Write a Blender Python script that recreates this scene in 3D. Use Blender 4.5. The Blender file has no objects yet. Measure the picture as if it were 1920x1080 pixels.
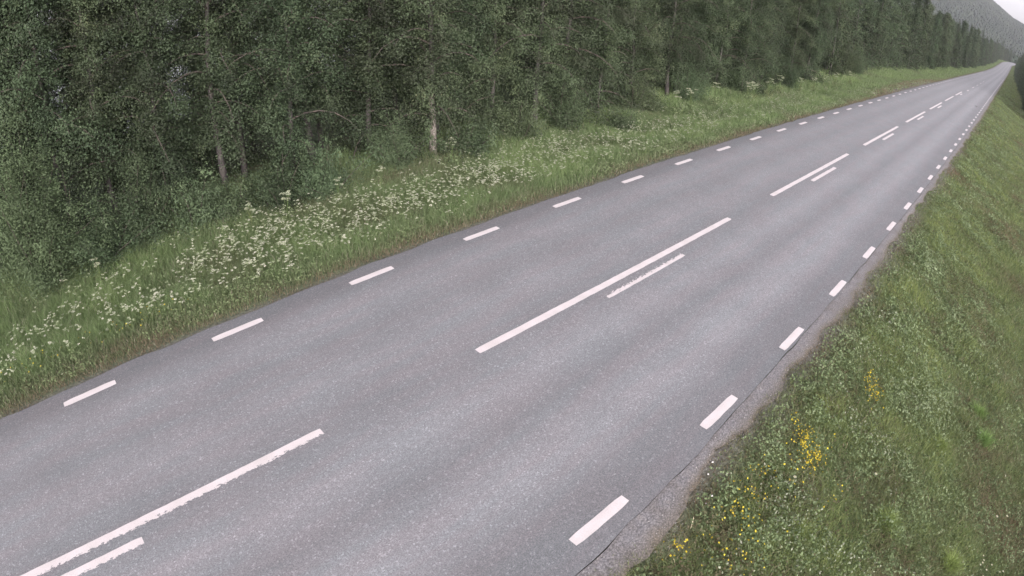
import bpy, math, random
import numpy as np

S = bpy.context.scene
COL = S.collection
PI = math.pi

# ------------------------------------------------------------------ camera
# wide-angle road camera on a pole, equidistant fisheye lens
YAW, PIT, ROLL, FPX, H0 = 0.8438521, 0.5951507, 0.0156012, 1135.48, 6.1421
cd = bpy.data.cameras.new('camera')
cam = bpy.data.objects.new('camera', cd)
COL.objects.link(cam)
S.camera = cam
cd.type = 'PANO'
cd.panorama_type = 'FISHEYE_LENS_POLYNOMIAL'
cd.sensor_width = 36.0
cd.sensor_fit = 'HORIZONTAL'
FMM = FPX * 36.0 / 1920.0
cd.fisheye_fov = PI
cd.fisheye_polynomial_k0 = 0.0
cd.fisheye_polynomial_k1 = -1.0 / FMM
cd.fisheye_polynomial_k2 = 0.0
cd.fisheye_polynomial_k3 = 0.0
cd.fisheye_polynomial_k4 = 0.0
cd.shift_x = 70.12 / 1920.0
cd.shift_y = 57.62 / 1080.0
cd.clip_start = 0.1
cd.clip_end = 8000.0
from mathutils import Matrix, Vector, Euler
cy_, sy_, cp_, sp_ = math.cos(YAW), math.sin(YAW), math.cos(PIT), math.sin(PIT)
fwd = Vector((cy_ * cp_, sy_ * cp_, -sp_))
rt = Vector((sy_, -cy_, 0))
up = rt.cross(fwd)
r2 = rt * math.cos(ROLL) + up * math.sin(ROLL)
u2 = up * math.cos(ROLL) - rt * math.sin(ROLL)
m = Matrix((r2, u2, -fwd)).transposed().to_4x4()
m.translation = Vector((0, 0, H0))
cam.matrix_world = m

# ------------------------------------------------------------------ sky, sun, exposure
w = bpy.data.worlds.new("World")
S.world = w
w.use_nodes = True
nt = w.node_tree
bg = nt.nodes['Background']
sky = nt.nodes.new('ShaderNodeTexSky')
sky.sky_type = 'NISHITA'
sky.sun_disc = False
SUN_EL, SUN_AZ = math.radians(24), math.radians(-118)   # azimuth measured from +X towards +Y
sky.sun_elevation = SUN_EL
sky.sun_rotation = PI / 2 - SUN_AZ
sky.dust_density = 4.0
hs = nt.nodes.new('ShaderNodeHueSaturation')
hs.inputs['Saturation'].default_value = 0.18
tint = nt.nodes.new('ShaderNodeMix')
tint.data_type = 'RGBA'
tint.blend_type = 'MULTIPLY'
tint.inputs[0].default_value = 1.0
tint.inputs[7].default_value = (1.0, 0.955, 1.0, 1)
nt.links.new(sky.outputs[0], hs.inputs['Color'])
nt.links.new(hs.outputs[0], tint.inputs[6])
nt.links.new(tint.outputs[2], bg.inputs[0])
bg.inputs[1].default_value = 0.13
sl = bpy.data.lights.new('sun', 'SUN')
sl.energy = 0.7
sl.angle = math.radians(25)
sl.color = (1.0, 0.95, 0.93)
so = bpy.data.objects.new('sun', sl)
COL.objects.link(so)
sd = Vector((math.cos(SUN_AZ) * math.cos(SUN_EL), math.sin(SUN_AZ) * math.cos(SUN_EL), math.sin(SUN_EL)))
so.rotation_euler = (-sd).to_track_quat('-Z', 'Y').to_euler()
S.view_settings.view_transform = 'Standard'
S.view_settings.look = 'None'
S.view_settings.gamma = 1.0
S.view_settings.exposure = 1.6

# ------------------------------------------------------------------ helpers
rng = np.random.default_rng(7)
random.seed(7)


def vnoise(x, y, scale, seed=0):
    """smooth value noise 0..1, numpy"""
    r = np.random.default_rng(1000 + seed).random((256, 256))
    x = np.asarray(x, float) / scale + 31.7
    y = np.asarray(y, float) / scale + 17.3
    xi = np.floor(x).astype(int); yi = np.floor(y).astype(int)
    fx = x - xi; fy = y - yi
    fx = fx * fx * (3 - 2 * fx); fy = fy * fy * (3 - 2 * fy)
    a = r[xi % 256, yi % 256]; b = r[(xi + 1) % 256, yi % 256]
    c = r[xi % 256, (yi + 1) % 256]; d = r[(xi + 1) % 256, (yi + 1) % 256]
    return (a * (1 - fx) + b * fx) * (1 - fy) + (c * (1 - fx) + d * fx) * fy


def road_z(x):
    x = np.asarray(x, float)
    near = -0.4874e-4 * x * x + 0.12669e-6 * x ** 3
    d = np.maximum(x - 346.0, 0)
    z346 = -0.4874e-4 * 346 ** 2 + 0.12669e-6 * 346 ** 3
    far = z346 + 0.0118 * d + 0.000028 * d * d
    dd = np.maximum(x - 545.0, 0)
    far = far - 0.00022 * dd * dd
    return np.where(x < 346, near, np.maximum(far, -12))


def road_y(x):
    x = np.asarray(x, float)
    return -0.0567e-4 * x * x - np.where(x > 470, (x - 470) ** 2 / 1600.0, 0)


def ground_z(x, y):
    x = np.asarray(x, float); y = np.asarray(y, float)
    s = y - road_y(x)
    left = np.interp(s, [9.6, 9.9, 11.0, 13.2, 15.0, 18.0, 26.0, 48.0, 75.0, 400.0],
                     [-0.05, -0.07, -0.28, -0.85, -1.0, -0.95, -1.3, -4.6, -7.0, -9.0])
    flat = np.interp(x, [60, 110, 450, 800], [0.0, 0.85, 0.9, 0.9])          # less fall-off far along the road
    left = np.where(s > 20, left * (1 - flat), left)
    right = np.interp(-s, [-2.2, -1.7, -0.8, 1.5, 4.0, 8.0, 60.0], [-0.03, -0.06, -0.3, -1.0, -1.5, -1.6, -2.0])
    z = np.where(s > 6, left, right)
    off = np.clip(np.where(s > 6, s - 9.9, 1.6 - s), 0, 3) / 3.0
    z = z + off * ((vnoise(x, y, 2.3, 1) - .5) * .22 + (vnoise(x, y, 0.8, 2) - .5) * .08)
    inroad = (s > 1.0) & (s < 9.9)
    z = np.where((s > 1.95) & (s < 9.7), -0.05, z)
    return z + road_z(x)


def new_obj(name, me, mat, parent=None):
    o = bpy.data.objects.new(name, me)
    COL.objects.link(o)
    if mat is not None and len(me.materials) == 0:
        me.materials.append(mat)
    if parent is not None:
        o.parent = parent
    return o


def mesh_np(name, verts, faces_flat, loop_totals, smooth=False):
    me = bpy.data.meshes.new(name)
    verts = np.ascontiguousarray(verts, dtype=np.float32)
    n = len(loop_totals)
    me.vertices.add(len(verts)); me.vertices.foreach_set('co', verts.ravel())
    me.loops.add(len(faces_flat)); me.loops.foreach_set('vertex_index', np.ascontiguousarray(faces_flat, dtype=np.int32))
    me.polygons.add(n)
    starts = np.concatenate([[0], np.cumsum(loop_totals)[:-1]]).astype(np.int32)
    me.polygons.foreach_set('loop_start', starts)
    me.polygons.foreach_set('loop_total', np.ascontiguousarray(loop_totals, dtype=np.int32))
    if smooth:
        me.polygons.foreach_set('use_smooth', np.ones(n, dtype=bool))
    me.update(calc_edges=True)
    return me


def face_attr(me, name, vals):
    a = me.attributes.new(name, 'FLOAT', 'FACE')
    a.data.foreach_set('value', np.ascontiguousarray(vals, dtype=np.float32))


def face_col(me, name, vals):
    a = me.attributes.new(name, 'FLOAT_COLOR', 'FACE') if False else None
    for k, c in enumerate('rgb'):
        face_attr(me, name + c, vals[:, k])


def quads_mesh(name, c, u, v, tint=None):
    """rhombus leaves: centre c, half axes u, v"""
    n = len(c)
    P = np.stack([c - u, c + v * .9 - u * .1, c + u, c - v * .9 - u * .1], 1).reshape(-1, 3)
    me = mesh_np(name, P, np.arange(4 * n), np.full(n, 4))
    if tint is not None:
        face_attr(me, 'tint', tint)
    return me


def rand_dirs(n, r=rng):
    d = r.normal(size=(n, 3))
    return d / np.linalg.norm(d, axis=1)[:, None]


def leaf_axes(n, a, b, updir=0.0, r=rng):
    nrm = rand_dirs(n, r) + np.array([0, 0, updir])
    nrm /= np.linalg.norm(nrm, axis=1)[:, None]
    t = rand_dirs(n, r)
    u = np.cross(nrm, t); u /= np.linalg.norm(u, axis=1)[:, None] + 1e-9
    v = np.cross(nrm, u)
    a = np.asarray(a); b = np.asarray(b)
    if a.ndim == 0: a = a * np.ones(n)
    if b.ndim == 0: b = b * np.ones(n)
    k = r.uniform(.7, 1.3, n)
    return u * (a * k)[:, None], v * (b * k)[:, None]


def clump_axes(off, leaf, r, ratio=.62):
    """leaves of one clump lie like shingles over it: facing outwards and up"""
    n = len(off)
    nrm = off / (np.linalg.norm(off, axis=1)[:, None] + 1e-6) + np.array([0, 0, .45]) + .45 * rand_dirs(n, r)
    nrm /= np.linalg.norm(nrm, axis=1)[:, None]
    u = np.cross(nrm, rand_dirs(n, r)); u /= np.linalg.norm(u, axis=1)[:, None] + 1e-9
    v = np.cross(nrm, u)
    k = r.uniform(.7, 1.3, n)[:, None]
    return u * leaf * k, v * leaf * ratio * k


def blades(x, y, z, h, wd, lean, r=rng, bend=0.5):
    """grass blades: quad + tip triangle. returns verts, faces, totals for n blades"""
    n = len(x)
    az = r.uniform(0, 2 * PI, n)
    fx, fy = np.cos(az), np.sin(az)
    la = r.uniform(0, 2 * PI, n)
    ln = lean * r.uniform(.2, 1.3, n) * h
    lx, ly = np.cos(la) * ln, np.sin(la) * ln
    B = np.stack([x, y, z], 1)
    W = np.stack([fx * wd, fy * wd, np.zeros(n)], 1)
    M = B + np.stack([lx * .35, ly * .35, h * .6], 1)
    T = B + np.stack([lx, ly, h * (1 - .25 * np.minimum(lean, 1))], 1)
    V = np.stack([B - W, B + W, M + W * .8, M - W * .8, T], 1).reshape(-1, 3)
    base = np.arange(n)[:, None] * 5
    F = (base + np.array([0, 1, 2, 3, 3, 2, 4])).ravel()
    return V, F, np.tile([4, 3], n)


def join_parts(parts):
    V, F, T, off = [], [], [], 0
    for v, f, t in parts:
        V.append(v); F.append(np.asarray(f) + off); T.append(t); off += len(v)
    return np.concatenate(V), np.concatenate(F), np.concatenate(T)


def tube(path, radii, sides=6):
    """tapered tube along a path"""
    path = np.asarray(path, float)
    V = []
    n = len(path)
    for i in range(n):
        t = path[min(i + 1, n - 1)] - path[max(i - 1, 0)]
        t = t / (np.linalg.norm(t) + 1e-9)
        a = np.cross(t, [0.3, 0.1, 1.0] if abs(t[2]) < .9 else [1.0, 0, 0]); a /= np.linalg.norm(a)
        b = np.cross(t, a)
        ang = np.arange(sides) * 2 * PI / sides
        V.append(path[i] + radii[i] * (np.cos(ang)[:, None] * a + np.sin(ang)[:, None] * b))
    V = np.concatenate(V)
    F = []
    for i in range(n - 1):
        for k in range(sides):
            k2 = (k + 1) % sides
            F += [i * sides + k, i * sides + k2, (i + 1) * sides + k2, (i + 1) * sides + k]
    return V, np.array(F), np.full((n - 1) * sides, 4)


def tag(o, label=None, cat=None, group=None, kind=None):
    if label: o['label'] = label
    if cat: o['category'] = cat
    if group: o['group'] = group
    if kind: o['kind'] = kind
    return o


# ------------------------------------------------------------------ materials
def mat(name):
    m_ = bpy.data.materials.new(name)
    m_.use_nodes = True
    return m_, m_.node_tree.nodes, m_.node_tree.links, m_.node_tree.nodes['Principled BSDF']


def N(nodes, t, **kw):
    n_ = nodes.new(t)
    for k, v in kw.items():
        setattr(n_, k, v)
    return n_


def ramp(nodes, stops, interp='LINEAR'):
    r_ = nodes.new('ShaderNodeValToRGB')
    r_.color_ramp.interpolation = interp
    e = r_.color_ramp.elements
    while len(e) < len(stops): e.new(0.5)
    for i, (p, c) in enumerate(stops):
        e[i].position = p
        e[i].color = (c, c, c, 1) if not isinstance(c, tuple) else (*c, 1)
    return r_


def math_n(nodes, links, op, a, b=None):
    n_ = nodes.new('ShaderNodeMath'); n_.operation = op
    for i, q in enumerate((a, b)):
        if q is None: continue
        if isinstance(q, (int, float)): n_.inputs[i].default_value = q
        else: links.new(q, n_.inputs[i])
    return n_.outputs[0]


def mixc(nodes, links, fac, a, b, blend='MIX'):
    n_ = nodes.new('ShaderNodeMix'); n_.data_type = 'RGBA'; n_.blend_type = blend
    for i, q in ((0, fac), (6, a), (7, b)):
        if isinstance(q, (int, float)): n_.inputs[i].default_value = q
        elif isinstance(q, tuple): n_.inputs[i].default_value = (*q, 1)
        else: links.new(q, n_.inputs[i])
    return n_.outputs[2]


def leaf_material(name, stops, transl=0.3, rand_amt=0.6, rough=0.6, hue_var=0.02):
    """leaf colour from the per-leaf 'tint' attribute, varied per tree"""
    m_, n, l, p = mat(name)
    at = N(n, 'ShaderNodeAttribute', attribute_name='tint')
    rp = ramp(n, stops)
    l.new(at.outputs['Fac'], rp.inputs[0])
    oi = N(n, 'ShaderNodeObjectInfo')
    h = N(n, 'ShaderNodeHueSaturation')
    l.new(rp.outputs[0], h.inputs['Color'])
    l.new(math_n(n, l, 'ADD', math_n(n, l, 'MULTIPLY', oi.outputs['Random'], rand_amt), 1 - rand_amt / 2), h.inputs['Value'])
    l.new(math_n(n, l, 'ADD', math_n(n, l, 'MULTIPLY', math_n(n, l, 'FRACT', math_n(n, l, 'MULTIPLY', oi.outputs['Random'], 17.3)), 2 * hue_var), 0.5 - hue_var), h.inputs['Hue'])
    l.new(h.outputs[0], p.inputs['Base Color'])
    p.inputs['Roughness'].default_value = rough
    p.inputs['Specular IOR Level'].default_value = 0.15
    tr = N(n, 'ShaderNodeBsdfTranslucent')
    l.new(h.outputs[0], tr.inputs[0])
    mx = N(n, 'ShaderNodeMixShader')
    mx.inputs[0].default_value = transl
    l.new(p.outputs[0], mx.inputs[1]); l.new(tr.outputs[0], mx.inputs[2])
    l.new(mx.outputs[0], n['Material Output'].inputs['Surface'])
    return m_


M_BIRCH = leaf_material('birch_leaves', [(0.0, (.040, .046, .030)), (.45, (.056, .080, .044)), (.8, (.082, .112, .060)), (1.0, (.115, .128, .070))])
M_WILLOW = leaf_material('willow_leaves', [(0.0, (.060, .075, .045)), (.5, (.085, .118, .062)), (1.0, (.130, .165, .088))])
M_SPRUCE = leaf_material('spruce_needles', [(0.0, (.030, .044, .030)), (.6, (.046, .068, .042)), (1.0, (.075, .090, .055))], transl=.1)
M_GRASS = leaf_material('grass_blades', [(0.0, (.155, .120, .070)), (.3, (.130, .158, .070)), (.65, (.155, .212, .080)), (.93, (.230, .290, .105)), (1.0, (.34, .31, .20))], transl=.3, rand_amt=0)
M_MEADOW = leaf_material('meadow_grass', [(0.0, (.195, .158, .105)), (.25, (.150, .175, .095)), (.5, (.152, .222, .100)), (.75, (.188, .270, .112)), (.93, (.25, .33, .15)), (1.0, (.36, .34, .25))], transl=.3, rand_amt=0)
M_HERB = leaf_material('herb_leaves', [(0.0, (.10, .08, .05)), (.3, (.128, .158, .076)), (.6, (.190, .232, .110)), (.85, (.25, .285, .165)), (1.0, (.36, .355, .28))], transl=.25, rand_amt=0)
M_TUFT = leaf_material('tuft_blades', [(0.0, (.14, .20, .06)), (1.0, (.27, .37, .12))], transl=.3, rand_amt=.15)
M_UMBEL = leaf_material('white_blossom', [(0.0, (.24, .29, .15)), (.5, (.35, .38, .25)), (1.0, (.52, .51, .41))], transl=.2, rand_amt=0)
M_YELLOW = leaf_material('yellow_blossom', [(0.0, (.34, .25, .03)), (1.0, (.60, .50, .05))], transl=.2, rand_amt=0)
M_PINK = leaf_material('pink_blossom', [(0.0, (.35, .16, .25)), (1.0, (.5, .25, .38))], transl=.2, rand_amt=0)


def bark_material(name, c1, c2, scale=6.0):
    m_, n, l, p = mat(name)
    tc = N(n, 'ShaderNodeTexCoord')
    mp = N(n, 'ShaderNodeMapping'); mp.inputs['Scale'].default_value = (1, 1, .45)
    l.new(tc.outputs['Object'], mp.inputs[0])
    ns = N(n, 'ShaderNodeTexNoise'); ns.inputs['Scale'].default_value = scale; ns.inputs['Detail'].default_value = 4
    l.new(mp.outputs[0], ns.inputs[0])
    rp = ramp(n, [(.42, c1), (.6, c2)])
    l.new(ns.outputs[0], rp.inputs[0])
    l.new(rp.outputs[0], p.inputs['Base Color'])
    p.inputs['Roughness'].default_value = .85
    return m_


M_BARK = bark_material('birch_bark', (.04, .035, .033), (.085, .073, .066))
M_PALE = bark_material('pale_birch_bark', (.12, .10, .085), (.27, .24, .21), 7)
M_DARKBARK = bark_material('spruce_bark', (.05, .04, .035), (.10, .08, .065))


def asphalt_material():
    m_, n, l, p = mat('asphalt')
    tc = N(n, 'ShaderNodeTexCoord')
    lat = N(n, 'ShaderNodeAttribute', attribute_name='lat')
    # wheel tracks across the carriageway
    stops = [(.200, .80), (.245, .80), (.285, .86), (.345, 1.17), (.39, 1.10), (.437, .90), (.505, 1.15), (.55, 1.02), (.60, .91),
             (.70, 1.07), (.775, .93), (.85, 1.05), (.90, .92), (.935, .74), (.98, .70)]
    rp = ramp(n, [(a, b / 1.3) for a, b in stops])
    wob = N(n, 'ShaderNodeTexNoise'); wob.inputs['Scale'].default_value = 1.0; wob.inputs['Detail'].default_value = 3
    mp = N(n, 'ShaderNodeMapping'); mp.inputs['Scale'].default_value = (.22, 1.4, 1)
    l.new(tc.outputs['Object'], mp.inputs[0]); l.new(mp.outputs[0], wob.inputs[0])
    latn = math_n(n, l, 'MULTIPLY', math_n(n, l, 'ADD', lat.outputs['Fac'], math_n(n, l, 'MULTIPLY', math_n(n, l, 'SUBTRACT', wob.outputs[0], .5), .3)), .1)
    l.new(latn, rp.inputs[0])
    # stones: fine bright and dark speckle
    n1 = N(n, 'ShaderNodeTexNoise'); n1.inputs['Scale'].default_value = 55; n1.inputs['Detail'].default_value = 2; n1.inputs['Roughness'].default_value = .7
    n2 = N(n, 'ShaderNodeTexVoronoi'); n2.inputs['Scale'].default_value = 42
    n3 = N(n, 'ShaderNodeTexNoise'); n3.inputs['Scale'].default_value = .9; n3.inputs['Detail'].default_value = 5
    for q in (n1, n2, n3): l.new(tc.outputs['Object'], q.inputs['Vector'])
    r1 = ramp(n, [(.25, .55), (.5, .95), (.62, 1.12), (.8, 1.6)])
    l.new(n1.outputs[0], r1.inputs[0])
    hv = N(n, 'ShaderNodeSeparateColor'); l.new(n2.outputs['Color'], hv.inputs[0])
    r2_ = ramp(n, [(0, .84), (.72, 1.02), (.93, 1.10), (1.0, 1.45)])
    l.new(hv.outputs[0], r2_.inputs[0])
    r3 = ramp(n, [(.3, .945), (.7, 1.045)])
    l.new(n3.outputs[0], r3.inputs[0])
    v = math_n(n, l, 'MULTIPLY', r1.outputs[0], r2_.outputs[0])
    v = math_n(n, l, 'MULTIPLY', v, r3.outputs[0])
    v = math_n(n, l, 'MULTIPLY', v, math_n(n, l, 'MULTIPLY', rp.outputs[0], 1.3))
    # faint warm or pinkish patches
    n4 = N(n, 'ShaderNodeTexNoise'); n4.inputs['Scale'].default_value = 2.2; n4.inputs['Detail'].default_value = 3
    l.new(mp.outputs[0], n4.inputs['Vector'])
    r4 = ramp(n, [(.36, (.203, .208, .217)), (.64, (.217, .207, .216))])
    l.new(n4.outputs[0], r4.inputs[0])
    base = mixc(n, l, 1.0, r4.outputs[0], v, 'MULTIPLY')
    l.new(base, p.inputs['Base Color'])
    p.inputs['Roughness'].default_value = .62
    p.inputs['Specular IOR Level'].default_value = .4
    bp = N(n, 'ShaderNodeBump'); bp.inputs['Strength'].default_value = .5; bp.inputs['Distance'].default_value = .006
    l.new(n1.outputs[0], bp.inputs['Height']); l.new(bp.outputs[0], p.inputs['Normal'])
    return m_


def shoulder_material():
    m_, n, l, p = mat('old_asphalt')
    tc = N(n, 'ShaderNodeTexCoord')
    n1 = N(n, 'ShaderNodeTexNoise'); n1.inputs['Scale'].default_value = 40; n1.inputs['Detail'].default_value = 4
    n2 = N(n, 'ShaderNodeTexNoise'); n2.inputs['Scale'].default_value = 2.5; n2.inputs['Detail'].default_value = 5
    l.new(tc.outputs['Object'], n1.inputs[0]); l.new(tc.outputs['Object'], n2.inputs[0])
    r1 = ramp(n, [(.3, .55), (.55, 1.0), (.75, 1.7)])
    l.new(n1.outputs[0], r1.inputs[0])
    r2_ = ramp(n, [(.35, (.155, .142, .138)), (.55, (.175, .167, .173)), (.7, (.20, .182, .175))])
    l.new(n2.outputs[0], r2_.inputs[0])
    lt = N(n, 'ShaderNodeAttribute', attribute_name='dirt')
    base = mixc(n, l, 1.0, r2_.outputs[0], r1.outputs[0], 'MULTIPLY')
    df = math_n(n, l, 'MULTIPLY', lt.outputs['Fac'], math_n(n, l, 'MULTIPLY', n2.outputs[0], 1.7))
    l.new(mixc(n, l, df, base, mixc(n, l, 1.0, (.13, .11, .085), r1.outputs[0], 'MULTIPLY')), p.inputs['Base Color'])
    p.inputs['Roughness'].default_value = .85
    bp = N(n, 'ShaderNodeBump'); bp.inputs['Strength'].default_value = .7; bp.inputs['Distance'].default_value = .015
    l.new(n1.outputs[0], bp.inputs['Height']); l.new(bp.outputs[0], p.inputs['Normal'])
    return m_


def paint_material(name, side, amount, band):
    """thermoplastic road paint; chips near one long edge show the asphalt below.
    side +1/-1: edge that is chipped, band: where the wear starts (0..1 of the half width)"""
    m_, n, l, p = mat(name)
    tc = N(n, 'ShaderNodeTexCoord')
    n1 = N(n, 'ShaderNodeTexNoise'); n1.inputs['Scale'].default_value = 60; n1.inputs['Detail'].default_value = 3
    l.new(tc.outputs['Object'], n1.inputs[0])
    n3 = N(n, 'ShaderNodeTexNoise'); n3.inputs['Scale'].default_value = 3; n3.inputs['Detail'].default_value = 4
    l.new(tc.outputs['Object'], n3.inputs[0])
    r1 = ramp(n, [(.3, .86), (.6, 1.0)]); l.new(n1.outputs[0], r1.inputs[0])
    r3 = ramp(n, [(.3, (.54, .49, .48)), (.6, (.61, .555, .555)), (.8, (.63, .59, .58))]); l.new(n3.outputs[0], r3.inputs[0])
    l.new(mixc(n, l, 1.0, r3.outputs[0], r1.outputs[0], 'MULTIPLY'), p.inputs['Base Color'])
    p.inputs['Roughness'].default_value = .6
    bp = N(n, 'ShaderNodeBump'); bp.inputs['Strength'].default_value = .3; bp.inputs['Distance'].default_value = .004
    l.new(n1.outputs[0], bp.inputs['Height']); l.new(bp.outputs[0], p.inputs['Normal'])
    if amount > 0:
        n2 = N(n, 'ShaderNodeTexNoise'); n2.inputs['Scale'].default_value = 14; n2.inputs['Detail'].default_value = 5; n2.inputs['Roughness'].default_value = .65
        mp = N(n, 'ShaderNodeMapping'); mp.inputs['Scale'].default_value = (.8, 1.6, 1)
        l.new(tc.outputs['Object'], mp.inputs[0]); l.new(mp.outputs[0], n2.inputs[0])
        sx = N(n, 'ShaderNodeSeparateXYZ'); l.new(tc.outputs['Object'], sx.inputs[0])
        t = math_n(n, l, 'MULTIPLY', sx.outputs[1], side / .075)        # -1..1 across
        t = math_n(n, l, 'ADD', math_n(n, l, 'MULTIPLY', t, .5), .5)     # 0..1 towards worn edge
        t = math_n(n, l, 'POWER', t, band)
        thr = math_n(n, l, 'SUBTRACT', .80, math_n(n, l, 'MULTIPLY', t, amount))
        f = math_n(n, l, 'GREATER_THAN', n2.outputs[0], thr)
        tr = N(n, 'ShaderNodeBsdfTransparent')
        mx = N(n, 'ShaderNodeMixShader')
        l.new(f, mx.inputs[0]); l.new(p.outputs[0], mx.inputs[1]); l.new(tr.outputs[0], mx.inputs[2])
        l.new(mx.outputs[0], n['Material Output'].inputs['Surface'])
    return m_


def ground_material():
    m_, n, l, p = mat('verge_soil')
    tc = N(n, 'ShaderNodeTexCoord')
    n1 = N(n, 'ShaderNodeTexNoise'); n1.inputs['Scale'].default_value = 1.1; n1.inputs['Detail'].default_value = 8
    n2 = N(n, 'ShaderNodeTexNoise'); n2.inputs['Scale'].default_value = 14; n2.inputs['Detail'].default_value = 6
    l.new(tc.outputs['Object'], n1.inputs[0]); l.new(tc.outputs['Object'], n2.inputs[0])
    r1 = ramp(n, [(.35, (.065, .090, .036)), (.5, (.085, .12, .042)), (.68, (.105, .105, .055))])
    l.new(n1.outputs[0], r1.inputs[0])
    r2_ = ramp(n, [(.3, .55), (.7, 1.35)]); l.new(n2.outputs[0], r2_.inputs[0])
    grass = mixc(n, l, 1.0, r1.outputs[0], r2_.outputs[0], 'MULTIPLY')
    gv = N(n, 'ShaderNodeAttribute', attribute_name='gravel')
    rg = ramp(n, [(.3, (.10, .09, .08)), (.7, (.21, .19, .18))]); l.new(n2.outputs[0], rg.inputs[0])
    l.new(mixc(n, l, gv.outputs['Fac'], grass, rg.outputs[0]), p.inputs['Base Color'])
    p.inputs['Roughness'].default_value = .95
    bp = N(n, 'ShaderNodeBump'); bp.inputs['Strength'].default_value = .8; bp.inputs['Distance'].default_value = .05
    l.new(n2.outputs[0], bp.inputs['Height']); l.new(bp.outputs[0], p.inputs['Normal'])
    return m_


# ------------------------------------------------------------------ the ground
def vert_attr(me, name, vals):
    a = me.attributes.new(name, 'FLOAT', 'POINT')
    a.data.foreach_set('value', np.ascontiguousarray(vals, dtype=np.float32))


def grid_mesh(name, X, Y, Z, smooth=True):
    nx, ny = X.shape
    P = np.stack([X, Y, Z], -1).reshape(-1, 3)
    i, j = np.meshgrid(np.arange(nx - 1), np.arange(ny - 1), indexing='ij')
    a = (i * ny + j).ravel()
    F = np.stack([a, a + ny, a + ny + 1, a + 1], 1).ravel()
    return mesh_np(name, P, F, np.full(len(a), 4), smooth)


gx = np.concatenate([np.arange(-60, -6, 3.0), np.arange(-6, 40, .35), np.arange(40, 120, 1.2), np.arange(120, 700, 6), np.arange(700, 3200, 60)])
gs = np.concatenate([np.arange(-2400, -200, 200.0), np.arange(-200, -20, 12.0), np.arange(-20, -8, 2.0), np.arange(-8, 1.0, .35), [1.0, 1.3, 1.6, 1.9, 2.25, 2.4, 9.5, 9.69, 9.8], np.arange(10.0, 20, .4),
                     np.arange(20, 80, 3.0), np.arange(80, 400, 20), np.arange(400, 2600, 200.0)])
GX, GS = np.meshgrid(gx, gs, indexing='ij')
GY = GS + road_y(np.minimum(GX, 700))
GZ = ground_z(np.minimum(GX, 700), GY)
me = grid_mesh('ground', GX, GY, GZ)
gr = np.zeros_like(GX)
gr = np.maximum(gr, np.clip(1 - np.abs(GS - 1.85) / .4, 0, 1))                       # beside the right-hand edge
gr = np.maximum(gr, np.clip(1 - np.abs(GS - 9.8) / .35, 0, 1) * .8)
turn = np.clip(1 - np.abs(GX - 72) / 22, 0, 1) * np.clip(1 - np.abs(GS - 10.5) / 1.5, 0, 1)
gr = np.maximum(gr, np.clip(turn * 1.8, 0, .8))
vert_attr(me, 'gravel', gr.ravel())
ground = tag(new_obj('ground', me, ground_material()), kind='structure')

# the lake behind the wood
m_, n, l, p = mat('lake_water')
p.inputs['Base Color'].default_value = (.02, .028, .03, 1)
p.inputs['Roughness'].default_value = .12
ns = N(n, 'ShaderNodeTexNoise'); ns.inputs['Scale'].default_value = .6; ns.inputs['Detail'].default_value = 4
tc = N(n, 'ShaderNodeTexCoord'); l.new(tc.outputs['Object'], ns.inputs[0])
bp = N(n, 'ShaderNodeBump'); bp.inputs['Strength'].default_value = .25; bp.inputs['Distance'].default_value = .2
l.new(ns.outputs[0], bp.inputs['Height']); l.new(bp.outputs[0], p.inputs['Normal'])
me = mesh_np('water', np.array([(-900, 44, -4.4), (110, 44, -4.4), (160, 1500, -4.4), (-900, 1500, -4.4)], float), np.arange(4), [4])
tag(new_obj('lake', me, m_), kind='structure')

# ------------------------------------------------------------------ road
LANE_L, LANE_R, MID = 9.315, 2.354, 6.008
rx = np.concatenate([np.arange(-40, 60, .25), np.arange(60, 720, 2.0)])


def crack_y(x):
    base = np.interp(x, [-40, 3.4, 5.0, 8.0, 10.5, 17, 40, 720], [1.9, 2.01, 2.07, 2.19, 2.24, 2.27, 2.2, 2.2])
    j = (vnoise(x, x * 0, .55, 11) - .5) * .06 + (vnoise(x, x * 0, .22, 12) - .5) * .035
    return base + j * np.interp(x, [0, 14, 30], [1, .6, .2])


def left_edge(x):
    return 9.74 + (vnoise(x, x * 0, .9, 13) - .5) * .10 + (vnoise(x, x * 0, .3, 14) - .5) * .05


lats = np.linspace(0, 1, 25)
X = np.repeat(rx[:, None], 25, 1)
lo, hi = crack_y(rx), left_edge(rx)
LAT = lo[:, None] + (hi - lo)[:, None] * lats[None]
me = grid_mesh('road', X, LAT + road_y(X), road_z(X))
vert_attr(me, 'lat', LAT.ravel())
M_ASPHALT = asphalt_material()
road = tag(new_obj('road', me, M_ASPHALT), kind='structure')


def shoulder_edge(x):
    b = np.interp(x, [-40, 3, 5.4, 6.6, 8.1, 10.7, 13, 18, 23, 39, 77, 700], [1.45, 1.56, 1.80, 1.92, 1.86, 1.93, 1.92, 1.98, 2.04, 1.92, 1.86, 1.86])
    return b + (vnoise(x, x * 0, .7, 15) - .5) * .26 + (vnoise(x, x * 0, .25, 16) - .5) * .16


sl_ = np.linspace(0, 1, 7)
X = np.repeat(rx[:, None], 7, 1)
lo2, hi2 = shoulder_edge(rx), crack_y(rx) - .002 - .026 * np.clip(vnoise(rx, rx * 0, .3, 17) - .35, 0, 1)
LAT2 = lo2[:, None] + (hi2 - lo2)[:, None] * sl_[None]
Z2 = road_z(X) - .006 - .03 * (1 - sl_[None]) ** 2 + (vnoise(X, LAT2, .3, 18) - .5) * .008
me = grid_mesh('shoulder', X, LAT2 + road_y(X), Z2)
vert_attr(me, 'dirt', np.repeat(np.array([[1.0, .75, .4, .15, 0, 0, .1]]), len(rx), 0).ravel())
tag(new_obj('road_shoulder', me, shoulder_material()), kind='structure')

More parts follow.
